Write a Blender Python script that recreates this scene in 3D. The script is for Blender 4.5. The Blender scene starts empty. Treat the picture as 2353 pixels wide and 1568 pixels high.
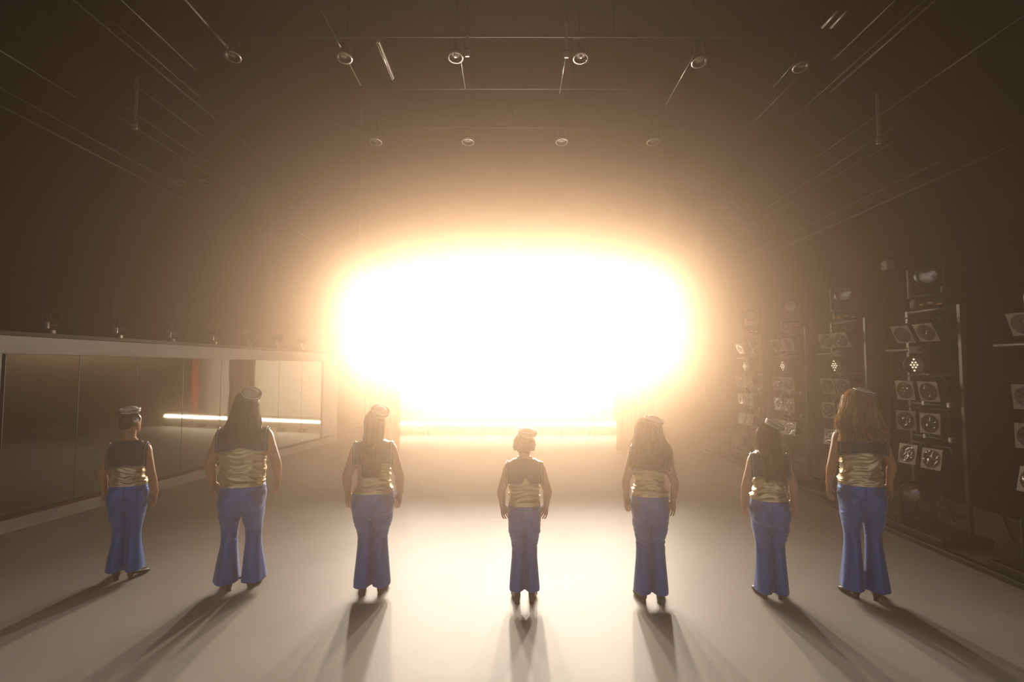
import bpy, bmesh, math, random
import numpy as np
from mathutils import Vector, Matrix, noise
from mathutils.bvhtree import BVHTree

R = math.radians
PI = math.pi
sc = bpy.context.scene
col = sc.collection

# ------------------------------------------------------------------ camera
cam_d = bpy.data.cameras.new('camera')
cam = bpy.data.objects.new('camera', cam_d)
col.objects.link(cam)
cam_d.sensor_width = 36.0
cam_d.lens = 36.0 * 1176.5 / 2353.0
cam_d.clip_start = 0.05
cam.location = (0, 0, 2.05)
cam.rotation_euler = (R(90 + 3.115), 0, 0)
sc.camera = cam

# ------------------------------------------------------------------ world, exposure, render switches
world = bpy.data.worlds.new('world')
sc.world = world
world.use_nodes = True
wb = world.node_tree.nodes['Background']
wb.inputs['Color'].default_value = (0.95, 0.97, 1.0, 1)
wb.inputs['Strength'].default_value = 0.60
sc.view_settings.view_transform = 'Standard'
sc.view_settings.look = 'None'
sc.view_settings.gamma = 1.0
sc.view_settings.use_curve_mapping = False
sc.view_settings.exposure = -0.12
sc.cycles.use_denoising = True
sc.cycles.max_bounces = 6
sc.cycles.diffuse_bounces = 3
sc.cycles.glossy_bounces = 3
sc.cycles.transmission_bounces = 3
sc.cycles.volume_bounces = 0
sc.cycles.use_light_tree = False
sc.cycles.sample_clamp_indirect = 6.0
sc.cycles.caustics_reflective = False
sc.cycles.caustics_refractive = False

# the lamp bank at the back of the stage (its lamps' own power, plus the added halo spots)
BANK_POWER = 1080.0
BANK_COLOR = (1.0, 0.86, 0.70)
HALO_POWER = 1900.0
BANK_TILT = 14.0
STRIP_STRENGTH = 45.0
CYC_POWER = 300.0
HAZE_DENSITY = 0.056
HAZE_ANISO = 0.90
HAZE_COLOR = (1.0, 0.72, 0.50, 1)

# ------------------------------------------------------------------ helpers
def tag(o, label=None, cat=None, group=None, kind=None):
    if label: o['label'] = label
    if cat: o['category'] = cat
    if group: o['group'] = group
    if kind: o['kind'] = kind
    return o

def link(name, mesh, m, parent=None, loc=None, rot=None):
    o = bpy.data.objects.new(name, mesh)
    col.objects.link(o)
    if m is not None and len(mesh.materials) == 0:
        mesh.materials.append(m)
    if parent is not None: o.parent = parent
    if loc is not None: o.location = loc
    if rot is not None: o.rotation_euler = rot
    return o

def empty(name, loc=(0, 0, 0), rot=(0, 0, 0)):
    o = bpy.data.objects.new(name, None)
    o.empty_display_size = 0.1
    col.objects.link(o)
    o.location = loc
    o.rotation_euler = rot
    return o

def kids(o):
    return [c for c in bpy.data.objects if c.parent == o]

def copy_tree(o, parent=None, children=None):
    c = o.copy()
    col.objects.link(c)
    c.parent = parent
    for ch in (children[o.name] if children else kids(o)):
        copy_tree(ch, c, children)
    return c

def tree_map(o):
    m = {o.name: kids(o)}
    for ch in m[o.name]:
        m.update(tree_map(ch))
    return m

class MB:
    """collects geometry for one mesh"""
    def __init__(s):
        s.v = []; s.f = []
    def add(s, vs, fs):
        n = len(s.v)
        s.v.extend([tuple(p) for p in vs])
        s.f.extend([tuple(i + n for i in f) for f in fs])
        return s
    def box(s, c, d, rot=None):
        x, y, z = d[0] / 2, d[1] / 2, d[2] / 2
        vs = [Vector(p) for p in ((-x,-y,-z),(x,-y,-z),(x,y,-z),(-x,y,-z),(-x,-y,z),(x,-y,z),(x,y,z),(-x,y,z))]
        if rot is not None: vs = [rot @ p for p in vs]
        vs = [p + Vector(c) for p in vs]
        return s.add(vs, [(3,2,1,0),(4,5,6,7),(0,1,5,4),(1,2,6,5),(2,3,7,6),(3,0,4,7)])
    def bbox(s, c, d, b=0.006, rot=None):
        """box with chamfered vertical and horizontal edges"""
        bm = bmesh.new()
        bmesh.ops.create_cube(bm, size=1.0)
        for v in bm.verts: v.co = Vector((v.co.x * d[0], v.co.y * d[1], v.co.z * d[2]))
        bmesh.ops.bevel(bm, geom=bm.edges[:], offset=min(b, min(d) * 0.45), segments=1, affect='EDGES')
        bm.verts.index_update()
        vs = [v.co.copy() for v in bm.verts]
        if rot is not None: vs = [rot @ p for p in vs]
        vs = [p + Vector(c) for p in vs]
        fs = [[v.index for v in f.verts] for f in bm.faces]
        bm.free()
        return s.add(vs, fs)
    def rings(s, rings, cap=True, closed=False):
        n = len(rings[0])
        vs = [p for r in rings for p in r]
        fs = []
        m = len(rings)
        for i in range(m if closed else m - 1):
            a, b = i * n, ((i + 1) % m) * n
            for k in range(n):
                k2 = (k + 1) % n
                fs.append((a + k, a + k2, b + k2, b + k))
        if cap and not closed:
            fs.append(tuple(range(n - 1, -1, -1)))
            fs.append(tuple(range((m - 1) * n, m * n)))
        return s.add(vs, fs)
    def tube(s, path, rad, n=10, cap=True, flat=None):
        path = [Vector(p) for p in path]
        if not hasattr(rad, '__len__'): rad = [rad] * len(path)
        rs = []
        up = None
        for i, p in enumerate(path):
            t = (path[min(i + 1, len(path) - 1)] - path[max(i - 1, 0)]).normalized()
            if up is None:
                a = Vector((0, 0, 1)) if abs(t.z) < 0.9 else Vector((0, 1, 0))
                up = (a - t * a.dot(t)).normalized()
            else:
                up = (up - t * up.dot(t))
                up = up.normalized() if up.length > 1e-6 else t.orthogonal().normalized()
            sd = t.cross(up)
            r = rad[i]
            rs.append([p + (up * math.sin(2 * PI * k / n) * (flat or 1) + sd * math.cos(2 * PI * k / n)) * r for k in range(n)])
        return s.rings(rs, cap)
    def cyl(s, a, b, r0, r1=None, n=16, cap=True):
        return s.tube([a, b], [r0, r0 if r1 is None else r1], n, cap)
    def lathe(s, prof, n=28, mat=None, cap=False):
        rs = [[Vector((r * math.cos(2 * PI * k / n), r * math.sin(2 * PI * k / n), z)) for k in range(n)] for r, z in prof]
        if mat is not None: rs = [[mat @ p for p in r] for r in rs]
        return s.rings(rs, cap)
    def ball(s, c, rad, nu=16, nv=10, mat=None):
        rx, ry, rz = rad if hasattr(rad, '__len__') else (rad, rad, rad)
        rs = []
        for j in range(nv + 1):
            a = -PI / 2 + PI * (j + (0.02 if j == 0 else -0.02 if j == nv else 0)) / nv
            rs.append([Vector((rx * math.cos(a) * math.cos(2 * PI * k / nu), ry * math.cos(a) * math.sin(2 * PI * k / nu), rz * math.sin(a))) for k in range(nu)])
        if mat is not None: rs = [[mat @ p for p in r] for r in rs]
        rs = [[p + Vector(c) for p in r] for r in rs]
        return s.rings(rs, True)
    def mesh(s, name, smooth=False):
        me = bpy.data.meshes.new(name)
        me.from_pydata([tuple(p) for p in s.v], [], s.f)
        if smooth: me.polygons.foreach_set('use_smooth', [True] * len(me.polygons))
        me.update()
        return me
    def build(s, name, m, parent=None, loc=None, rot=None, smooth=False, sharp=None):
        me = s.mesh(name, smooth or sharp is not None)
        if sharp is not None:
            bm = bmesh.new(); bm.from_mesh(me)
            for e in bm.edges:
                if len(e.link_faces) == 2 and e.calc_face_angle(0) > R(sharp): e.smooth = False
            bm.to_mesh(me); bm.free()
        return link(name, me, m, parent, loc, rot)

def smoothstep(a, b, x):
    t = min(1, max(0, (x - a) / (b - a)))
    return t * t * (3 - 2 * t)

def interp(x, xs, ys):
    return float(np.interp(x, xs, ys))

def crom(keys, n):
    """Catmull-Rom resample of key rows (lists of floats)"""
    K = [np.array(k, float) for k in keys]
    out = []
    m = len(K) - 1
    for i in range(n + 1):
        t = i / n * m
        j = min(int(t), m - 1)
        u = t - j
        p0, p1, p2, p3 = K[max(j - 1, 0)], K[j], K[j + 1], K[min(j + 2, m)]
        out.append(0.5 * ((2 * p1) + (-p0 + p2) * u + (2 * p0 - 5 * p1 + 4 * p2 - p3) * u * u + (-p0 + 3 * p1 - 3 * p2 + p3) * u ** 3))
    return out

# ------------------------------------------------------------------ materials (all procedural)
MATS = {}
def mat(name, color, rough=0.6, metal=0.0, var=0.12, scale=6.0, bump=0.0, bscale=60.0, spec=0.5,
        emit=None, estr=0.0, sheen=0.0, coat=0.0, stretch=None, aniso=0.0, transl=0.0, voro=False, esample=False):
    if name in MATS: return MATS[name]
    m = bpy.data.materials.new(name)
    m.use_nodes = True
    nt = m.node_tree
    b = nt.nodes['Principled BSDF']
    tc = nt.nodes.new('ShaderNodeTexCoord')
    mp = nt.nodes.new('ShaderNodeMapping')
    nt.links.new(tc.outputs['Object'], mp.inputs['Vector'])
    if stretch: mp.inputs['Scale'].default_value = stretch
    nz = nt.nodes.new('ShaderNodeTexNoise')
    nz.inputs['Scale'].default_value = scale
    nz.inputs['Detail'].default_value = 5
    nt.links.new(mp.outputs['Vector'], nz.inputs['Vector'])
    ramp = nt.nodes.new('ShaderNodeValToRGB')
    lo = [max(0, c * (1 - var)) for c in color]; hi = [min(1, c * (1 + var)) for c in color]
    ramp.color_ramp.elements[0].position = 0.3; ramp.color_ramp.elements[0].color = (*lo, 1)
    ramp.color_ramp.elements[1].position = 0.7; ramp.color_ramp.elements[1].color = (*hi, 1)
    nt.links.new(nz.outputs['Fac'], ramp.inputs['Fac'])
    nt.links.new(ramp.outputs['Color'], b.inputs['Base Color'])
    b.inputs['Roughness'].default_value = rough
    b.inputs['Metallic'].default_value = metal
    b.inputs['Specular IOR Level'].default_value = spec
    b.inputs['Sheen Weight'].default_value = sheen
    b.inputs['Coat Weight'].default_value = coat
    b.inputs['Anisotropic'].default_value = aniso
    if bump > 0:
        if voro:
            n2 = nt.nodes.new('ShaderNodeTexVoronoi')
            n2.inputs['Scale'].default_value = bscale
            out = n2.outputs['Distance']
        else:
            n2 = nt.nodes.new('ShaderNodeTexNoise')
            n2.inputs['Scale'].default_value = bscale
            n2.inputs['Detail'].default_value = 4
            out = n2.outputs['Fac']
        nt.links.new(mp.outputs['Vector'], n2.inputs['Vector'])
        bp = nt.nodes.new('ShaderNodeBump')
        bp.inputs['Strength'].default_value = bump
        bp.inputs['Distance'].default_value = 0.01
        nt.links.new(out, bp.inputs['Height'])
        nt.links.new(bp.outputs['Normal'], b.inputs['Normal'])
    if emit:
        b.inputs['Emission Color'].default_value = (*emit, 1)
        b.inputs['Emission Strength'].default_value = estr
    if transl > 0:
        tr = nt.nodes.new('ShaderNodeBsdfTranslucent')
        nt.links.new(ramp.outputs['Color'], tr.inputs['Color'])
        mx = nt.nodes.new('ShaderNodeMixShader')
        mx.inputs['Fac'].default_value = transl
        nt.links.new(b.outputs['BSDF'], mx.inputs[1])
        nt.links.new(tr.outputs['BSDF'], mx.inputs[2])
        nt.links.new(mx.outputs['Shader'], nt.nodes['Material Output'].inputs['Surface'])
    if emit and not esample: m.cycles.emission_sampling = 'NONE'
    MATS[name] = m
    return m

M_floor = mat('grey_dance_vinyl', (0.50, 0.47, 0.43), 0.50, var=0.07, scale=1.3, bump=0.05, bscale=9, spec=0.5)
M_floorb = mat('floor_underlay', (0.16, 0.15, 0.14), 0.8)
M_black = mat('black_wall', (0.016, 0.014, 0.012), 0.9, var=0.3, scale=2, spec=0.1)
M_drape = mat('black_velour', (0.012, 0.011, 0.010), 0.95, var=0.3, spec=0.1, sheen=0.05)
M_cyc = mat('white_cyclorama', (0.8, 0.78, 0.74), 0.8, var=0.03)
M_wframe = mat('white_painted_timber', (0.74, 0.70, 0.64), 0.55, var=0.08, scale=3)
M_mirror = mat('mirror_foil', (0.50, 0.52, 0.47), 0.035, 1.0, var=0.03, scale=1.2, bump=0.02, bscale=2.5)
M_rust = mat('brown_edge_tape', (0.16, 0.07, 0.03), 0.7)
M_red = mat('red_satin', (0.75, 0.05, 0.05), 0.4, var=0.2, transl=0.4)
M_steel = mat('dark_steel_tube', (0.055, 0.05, 0.045), 0.5, 0.3, var=0.15)
M_pipe = mat('aluminium_pipe', (0.35, 0.34, 0.31), 0.35, 0.85, var=0.1)
M_rail = mat('dull_rail_paint', (0.13, 0.12, 0.105), 0.5, 0.3, var=0.1)
M_can = mat('black_lamp_housing', (0.025, 0.024, 0.022), 0.45, 0.2, var=0.2)
M_gelf = mat('metal_gel_frame', (0.34, 0.31, 0.27), 0.45, 0.4, var=0.15)
M_gel = mat('crinkled_gel_film', (0.035, 0.03, 0.027), 0.10, 0.0, var=0.2, spec=1.0, coat=1.0)
M_led = mat('led_lens', (0.8, 0.75, 0.6), 0.1, emit=(1.0, 0.85, 0.6), estr=1.2)
M_glass = mat('lamp_lens', (0.5, 0.48, 0.44), 0.12, 0.7, var=0.1, bump=0.15, bscale=40)
M_alu = mat('lamp_reflector_rim', (0.50, 0.47, 0.42), 0.3, 0.8)
M_hot = mat('bank_lens_lit', (1, 0.9, 0.75), 0.3, emit=BANK_COLOR, estr=60.0)
M_strip = mat('strip_lens_lit', (1, 0.9, 0.75), 0.3, emit=(1.0, 0.86, 0.68), estr=STRIP_STRENGTH, esample=True)
M_grey = mat('grey_plastic', (0.25, 0.24, 0.22), 0.5)
M_pale = mat('pale_clamp_metal', (0.45, 0.42, 0.38), 0.4, 0.5)
M_orange = mat('copper_fitting', (0.55, 0.25, 0.10), 0.3, 0.9)

# ------------------------------------------------------------------ the setting
def plane_box(name, lo, hi, m, **kw):
    c = [(a + b) / 2 for a, b in zip(lo, hi)]
    d = [b - a for a, b in zip(lo, hi)]
    b = MB().box((0, 0, 0), d)
    o = b.build(name, m, loc=c)
    tag(o, kind='structure', **kw)
    return o

XL, XR, YB, YF, ZC = -8.6, 6.9, 18.3, -5.0, 8.6
floor = plane_box('floor', (XL, YF, -0.2), (XR, YB, -0.012), M_floorb, label='dark stage floor below the grey dance vinyl')
plane_box('ceiling', (XL, YF, ZC), (XR, YB, ZC + 0.2), M_black, label='black grid ceiling above the stage')
wl = plane_box('wall_left', (XL - 0.2, YF, -0.2), (XL, YB, ZC), M_black, label='black wall behind the mirror wall')
wr = plane_box('wall_right', (XR, YF, -0.2), (XR + 0.2, YB, ZC), M_black, label='black wall behind the lamp ladders')
plane_box('wall_back', (XL, YB, -0.2), (XR, YB + 0.2, ZC), M_black, label='black wall at the far end')

# dance vinyl: wide rolls laid across the stage, each a sheet with a seam
rnd = random.Random(3)
edges = [-5.0, -2.9, -0.8, 1.2, 3.2, 7.15, 9.35, 11.4, 13.3, 15.2, 17.1, 18.28]
for i in range(len(edges) - 1):
    a, b = edges[i] + 0.0012, edges[i + 1] - 0.0012
    n = 40
    mb = MB()
    top = []; x0, x1 = XL + 0.02, XR - 0.02
    mb.box(((x0 + x1) / 2, 0, -0.006), (x1 - x0, b - a, 0.012))
    o = mb.build('vinyl_sheet', M_floor, floor, loc=(0, (a + b) / 2, 0))
    o.location = (-(XL + XR) / 2, (a + b) / 2 - (YF + YB) / 2, 0.106)

# ------------------------------------------------------------------ cyclorama, legs, strip
def drape(name, x0, x1, y, z0, z1, m, folds, amp, label, cat, sway=0.0, group=None):
    n = folds * 8
    rows = 10
    mb = MB()
    pts = []
    for j in range(rows + 1):
        z = z0 + (z1 - z0) * j / rows
        row = []
        for i in range(n + 1):
            u = i / n
            a = amp * (0.6 + 0.4 * (1 - j / rows))
            row.append(Vector((x0 + (x1 - x0) * u + 0.02 * math.sin(u * 31 + j), a * math.sin(u * folds * 2 * PI) + 0.3 * a * math.sin(u * 17 + j * 0.5), z)))
        pts.append(row)
    vs = [p for r in pts for p in r]
    w = n + 1
    fs = [(j * w + i, j * w + i + 1, (j + 1) * w + i + 1, (j + 1) * w + i) for j in range(rows) for i in range(n)]
    k = len(vs)
    vs = vs + [p + Vector((0, 0.008, 0)) for p in vs]
    fs = fs + [tuple(k + q for q in reversed(f)) for f in fs]
    rim = [j * w for j in range(rows + 1)]
    for j in range(rows):
        fs.append((j * w, (j + 1) * w, k + (j + 1) * w, k + j * w))
        fs.append((j * w + n, k + j * w + n, k + (j + 1) * w + n, (j + 1) * w + n))
    mb.add(vs, fs)
    o = mb.build(name, m, loc=(0, y, 0), smooth=True)
    return tag(o, label, cat, group)

drape('cyclorama_cloth', -4.5, 4.5, 17.9, 0.02, 5.3, M_cyc, 3, 0.015, 'wide white cyclorama cloth glaring behind the lamp bank', 'backdrop')
drape('masking_leg', -3.72, -2.83, 13.0, 0.01, 2.5, M_drape, 6, 0.04, 'narrow black masking drape left of the bright strip', 'drape')
drape('masking_leg', 2.62, 3.6, 13.0, 0.01, 2.5, M_drape, 6, 0.04, 'narrow black masking drape right of the bright strip', 'drape')
drape('red_drape', 3.42, 3.72, 17.3, 0.01, 3.2, M_red, 3, 0.035, 'thin red satin drape seen only as a reflection in the mirror', 'drape')

# strip lights at the foot of the cyclorama
for i in range(8):
    x = -3.1 + i * 0.86
    t = empty('strip_light', (x, 16.0, 0))
    MB().bbox((0, 0.03, 0.30), (0.84, 0.16, 0.36), 0.02).build('housing', M_grey, t)
    MB().bbox((0, -0.055, 0.36), (0.82, 0.03, 0.085), 0.008).build('lens', M_strip, t)
    b = MB(); b.box((-0.36, 0.03, 0.06), (0.04, 0.2, 0.12)); b.build('foot', M_can, t)
    b = MB(); b.box((0.36, 0.03, 0.06), (0.04, 0.2, 0.12)); b.build('foot', M_can, t)
    tag(t, 'glowing floor strip light in the white line under the glare, %s from the left' % ['first', 'second', 'third', 'fourth', 'fifth', 'sixth', 'seventh', 'eighth'][i], 'strip light', 'strip lights at the back of the stage')
    ld = bpy.data.lights.new('strip_uplight', 'AREA')
    ld.shape = 'RECTANGLE'; ld.size = 0.8; ld.size_y = 0.12
    ld.energy = CYC_POWER / 8; ld.color = (1.0, 0.85, 0.66); ld.spread = R(150)
    lo = bpy.data.objects.new('strip_uplight', ld); col.objects.link(lo)
    lo.parent = t; lo.location = (0, 0.10, 0.52); lo.rotation_euler = (R(180 - 38), 0, 0)

# ------------------------------------------------------------------ the lamp bank
nth7 = ['first', 'second', 'third', 'fourth', 'fifth', 'sixth', 'seventh', 'eighth']
def lamp_bank():
    t = empty('lamp_bar', (0, 12.6, 0))
    for z in (4.01, 3.06):
        b = MB(); b.cyl((-3.9, 0, z), (3.9, 0, z), 0.03, n=12); b.build('bar', M_pipe, t, smooth=True)
    for x in (-3.8, 0, 3.8):
        b = MB(); b.cyl((x, 0, 2.9), (x, 0, ZC), 0.012, n=8); b.build('hanger', M_pipe, t, smooth=True)
    tag(t, 'twin lamp bars flown in front of the cyclorama inside the glare', 'lamp bar')
    for r, z in enumerate((3.75, 2.80)):
        for i in range(7):
            x = -3.15 + i * 1.05
            k = empty('flood_lamp', (x, 12.55, z), (R(BANK_TILT), 0, R((2, 2, 1, 0, -1, -3, -5)[i])))
            # lamp looks towards -Y
            mt = Matrix.Rotation(R(90), 4, 'X')
            b = MB(); b.lathe([(0.02, -0.30), (0.10, -0.28), (0.14, -0.12), (0.17, 0.0), (0.175, 0.0), (0.15, -0.12), (0.105, -0.27)], 24, mt); b.build('housing', M_can, k, smooth=True)
            b = MB(); b.lathe([(0.001, -0.02), (0.08, -0.022), (0.155, -0.035)], 24, mt); b.build('lens', M_hot, k, smooth=True)
            b = MB(); b.tube([(-0.19, 0.12, 0), (-0.19, 0.10, 0.235), (0.19, 0.10, 0.235), (0.19, 0.12, 0)], 0.012, 8); b.build('yoke', M_can, k)
            tag(k, 'blinding round flood lamp inside the white glare, %s row, %s from the left' % (('upper', 'lower')[r], nth7[i]), 'lamp', 'lamps of the glaring bank')
            ld = bpy.data.lights.new('flood_beam', 'SPOT')
            ld.energy = BANK_POWER * (1.1, 1.0, 1.0, 1.0, 1.0, 1.0, 1.0)[i]; ld.color = BANK_COLOR
            ld.spot_size = R(40); ld.spot_blend = 1.0; ld.shadow_soft_size = 0.13
            lo = bpy.data.objects.new('flood_beam', ld); col.objects.link(lo)
            lo.parent = k; lo.location = (0, -0.08, 0); lo.rotation_euler = (R(-90), 0, 0)
            if i in (1, 3, 5) and r == 1:      # extra wide spots aimed up, added to brighten the haze above the bank
                ld = bpy.data.lights.new('halo_fill', 'SPOT')
                ld.energy = HALO_POWER; ld.color = BANK_COLOR
                ld.spot_size = R(112); ld.spot_blend = 1.0; ld.shadow_soft_size = 0.15
                lo = bpy.data.objects.new('halo_fill', ld); col.objects.link(lo)
                lo.parent = k; lo.location = (0, -0.08, 0); lo.rotation_euler = (R(-90 - BANK_TILT - 22), 0, 0)
lamp_bank()

# ------------------------------------------------------------------ mirror wall (left), x = -7.39 + .165 y
WSL = 0.165
wang = math.atan(WSL)
def wallp(y, off=0.0, z=0.0):
    n = Vector((1, -WSL, 0)).normalized()
    return Vector((-7.39 + WSL * y, y, z)) + n * off
def mirror_wall():
    y0, y1 = 3.4, 14.65
    p0 = wallp(y0); p1 = wallp(y1)
    L = (p1 - p0).length
    # local: X along the wall (towards the back), Y = away from stage, Z up
    t = empty('mirror_wall', p0, (0, 0, math.atan2(p1.y - p0.y, p1.x - p0.x)))
    k = 1 / math.cos(wang)
    ym0, ym1 = (6.43 - y0) * k, (13.85 - y0) * k
    T = 2.47
    MB().bbox((L / 2, 0.06, T - 0.115), (L, 0.14, 0.23), 0.008).build('top_rail', M_wframe, t)
    MB().bbox((L / 2, 0.06, 0.085), (L, 0.14, 0.17), 0.008).build('bottom_rail', M_wframe, t)
    MB().bbox((L / 2, 0.0, 0.185), (L - 0.2, 0.05, 0.03), 0.004).build('edge_strip', M_rust, t)
    MB().bbox((ym0 / 2 - 0.05, 0.06, T / 2), (ym0 - 0.02, 0.12, T - 0.3), 0.008).build('end_panel', M_wframe, t)
    MB().bbox((ym1 + (L - ym1) / 2 + 0.02, 0.06, T / 2), (L - ym1 - 0.02, 0.12, T - 0.3), 0.008).build('end_panel', M_wframe, t)
    MB().box((L / 2, 0.10, T / 2), (L, 0.02, T - 0.1)).build('back_board', M_black, t)
    n = 8
    w = (ym1 - ym0) / n
    for i in range(n):
        MB().bbox((0, 0, 0), (w - 0.008, 0.02, T - 0.39), 0.003).build('mirror_pane', M_mirror, t, loc=(ym0 + (i + 0.5) * w, 0.045, 0.20 + (T - 0.40) / 2))
    tag(t, 'long low white framed mirror wall along the left side', 'mirror wall')
    # black rail with small clamped lamps on top
    MB().bbox((L / 2, 0.09, T + 0.035), (L - 0.1, 0.05, 0.06), 0.005).build('cap_rail', M_can, t)
    kk = 0
    for yy in (5.95, 6.95, 7.95, 8.95, 9.95, 10.95, 11.95, 12.95):
        x = (yy - y0) * k
        pos = t.matrix_basis @ Vector((x, 0.09, T + 0.065))
        c = empty('clamp_lamp', pos, (0, 0, t.rotation_euler.z))
        MB().bbox((0.05, -0.02, 0.02), (0.05, 0.05, 0.05), 0.006).build('clamp', M_pale, c)
        MB().bbox((-0.03, -0.03, 0.11), (0.03, 0.04, 0.10), 0.006).build('bracket', M_pale, c)
        b = MB(); b.lathe([(0.02, -0.1), (0.075, -0.09), (0.085, 0.0), (0.085, 0.12), (0.078, 0.12), (0.07, 0.0)], 18, Matrix.Translation((0, -0.02, 0.25)) @ Matrix.Rotation(R(100), 4, 'X')); b.build('housing', M_can, c, smooth=True)
        b = MB(); b.tube([(-0.1, -0.02, 0.25), (-0.1, -0.02, 0.12), (0, -0.02, 0.10), (0.1, -0.02, 0.12), (0.1, -0.02, 0.25)], 0.008, 6); b.build('yoke', M_can, c)
        ordn = ['first', 'second', 'third', 'fourth', 'fifth', 'sixth', 'seventh', 'eighth'][kk]
        tag(c, 'small black clamp lamp on top of the mirror wall, %s from the left edge' % ordn, 'lamp', 'clamp lamps on the mirror wall'); kk += 1
mirror_wall()

# ------------------------------------------------------------------ side ladders with lamps (right)
def gel_frame_mesh():
    mb = MB(); n = 32; s = 0.125; r = 0.098
    def ring(fn, y): return [Vector((*fn(2 * PI * k / n), y)) for k in range(n)]
    def sq(a):
        c, q = math.cos(a), math.sin(a); m_ = max(abs(c), abs(q)); return (s * c / m_, s * q / m_)
    def ci(a): return (r * math.cos(a), r * math.sin(a))
    A = [ring(sq, -0.003), ring(sq, 0.003), ring(ci, 0.003), ring(ci, -0.003)]
    mb.rings(A, closed=True)
    for v in range(len(mb.v)):
        x, z, y = mb.v[v]; mb.v[v] = (x, y, z)
    me = mb.mesh('gel_frame'); me.materials.append(M_gelf); return me
def gel_mesh(seed):
    mb = MB(); n, m_ = 40, 9
    vs = [Vector((0, 0, 0))]; fs = []
    for j in range(1, m_ + 1):
        for k in range(n):
            a = 2 * PI * k / n; r = 0.108 * j / m_
            x, z = r * math.cos(a), r * math.sin(a)
            d = 0.010 * (abs(noise.noise(Vector((x * 22 + seed * 7, z * 22, seed)))) * 2 - 0.4) + 0.006 * noise.noise(Vector((x * 45, z * 45 + seed * 3, 0)))
            d *= 1 - (j / m_) ** 3
            vs.append(Vector((x, d + 0.0065, z)))
    for k in range(n): fs.append((0, 1 + k, 1 + (k + 1) % n))
    for j in range(m_ - 1):
        for k in range(n):
            a, b = 1 + j * n, 1 + (j + 1) * n
            fs.append((a + k, b + k, b + (k + 1) % n, a + (k + 1) % n))
    mb.add(vs, fs)
    me = mb.mesh('gel', True); me.materials.append(M_gel); return me
GF = gel_frame_mesh(); GELS = [gel_mesh(s) for s in range(6)]
def one_mesh(fn, name, m, smooth=False):
    b = MB(); fn(b); me = b.mesh(name, smooth); me.materials.append(m); return me
# a lamp looks along its local +Y
MT = Matrix.Rotation(R(-90), 4, 'X')
ME_can = one_mesh(lambda b: b.lathe([(0.03, -0.34), (0.075, -0.33), (0.085, -0.2), (0.10, -0.12), (0.105, -0.004), (0.10, -0.004), (0.09, -0.1)], 22, MT), 'can', M_can, True)
ME_yoke = one_mesh(lambda b: b.tube([(-0.13, -0.12, 0), (-0.13, -0.13, 0.12), (-0.1, -0.135, 0.17), (0.1, -0.135, 0.17), (0.13, -0.13, 0.12), (0.13, -0.12, 0)], 0.01, 6), 'yoke', M_can)
ME_led = one_mesh(lambda b: b.lathe([(0.03, -0.2), (0.10, -0.19), (0.115, -0.08), (0.12, 0.0), (0.108, 0.0), (0.105, -0.015), (0.001, -0.016)], 24, MT), 'housing', M_can, True)
ME_bead = one_mesh(lambda b: b.ball((0, 0, 0), (0.013, 0.008, 0.013), 10, 6), 'led_bead', M_led, True)
ME_ledbox = one_mesh(lambda b: b.bbox((0, -0.12, 0.19), (0.16, 0.12, 0.10), 0.01), 'driver_box', M_gelf)
ME_mhbase = one_mesh(lambda b: b.bbox((0, 0, 0.06), (0.32, 0.28, 0.12), 0.02), 'base', M_can)
def _mhyoke(b):
    b.bbox((-0.17, 0, 0.33), (0.045, 0.10, 0.36), 0.012); b.bbox((0.17, 0, 0.33), (0.045, 0.10, 0.36), 0.012); b.bbox((0, 0, 0.155), (0.385, 0.12, 0.06), 0.012)
ME_mhyoke = one_mesh(_mhyoke, 'yoke', M_steel)
ME_mhhead = one_mesh(lambda b: b.lathe([(0.02, -0.17), (0.10, -0.16), (0.135, -0.06), (0.14, 0.05), (0.125, 0.15), (0.112, 0.16), (0.10, 0.15)], 22, Matrix.Translation((0, 0, 0.40)) @ MT), 'head', M_can, True)
ME_mhlens = one_mesh(lambda b: b.lathe([(0.001, 0.155), (0.06, 0.15), (0.105, 0.135)], 20, Matrix.Translation((0, 0, 0.40)) @ MT), 'lens', M_glass, True)

def facing(yaw_out, tilt):
    """rotation so local +Y looks to the stage (-X), turned towards the camera by yaw_out, tilted down by tilt"""
    return Matrix.Rotation(R(90 + yaw_out), 4, 'Z') @ Matrix.Rotation(R(-tilt), 4, 'X')

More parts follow.
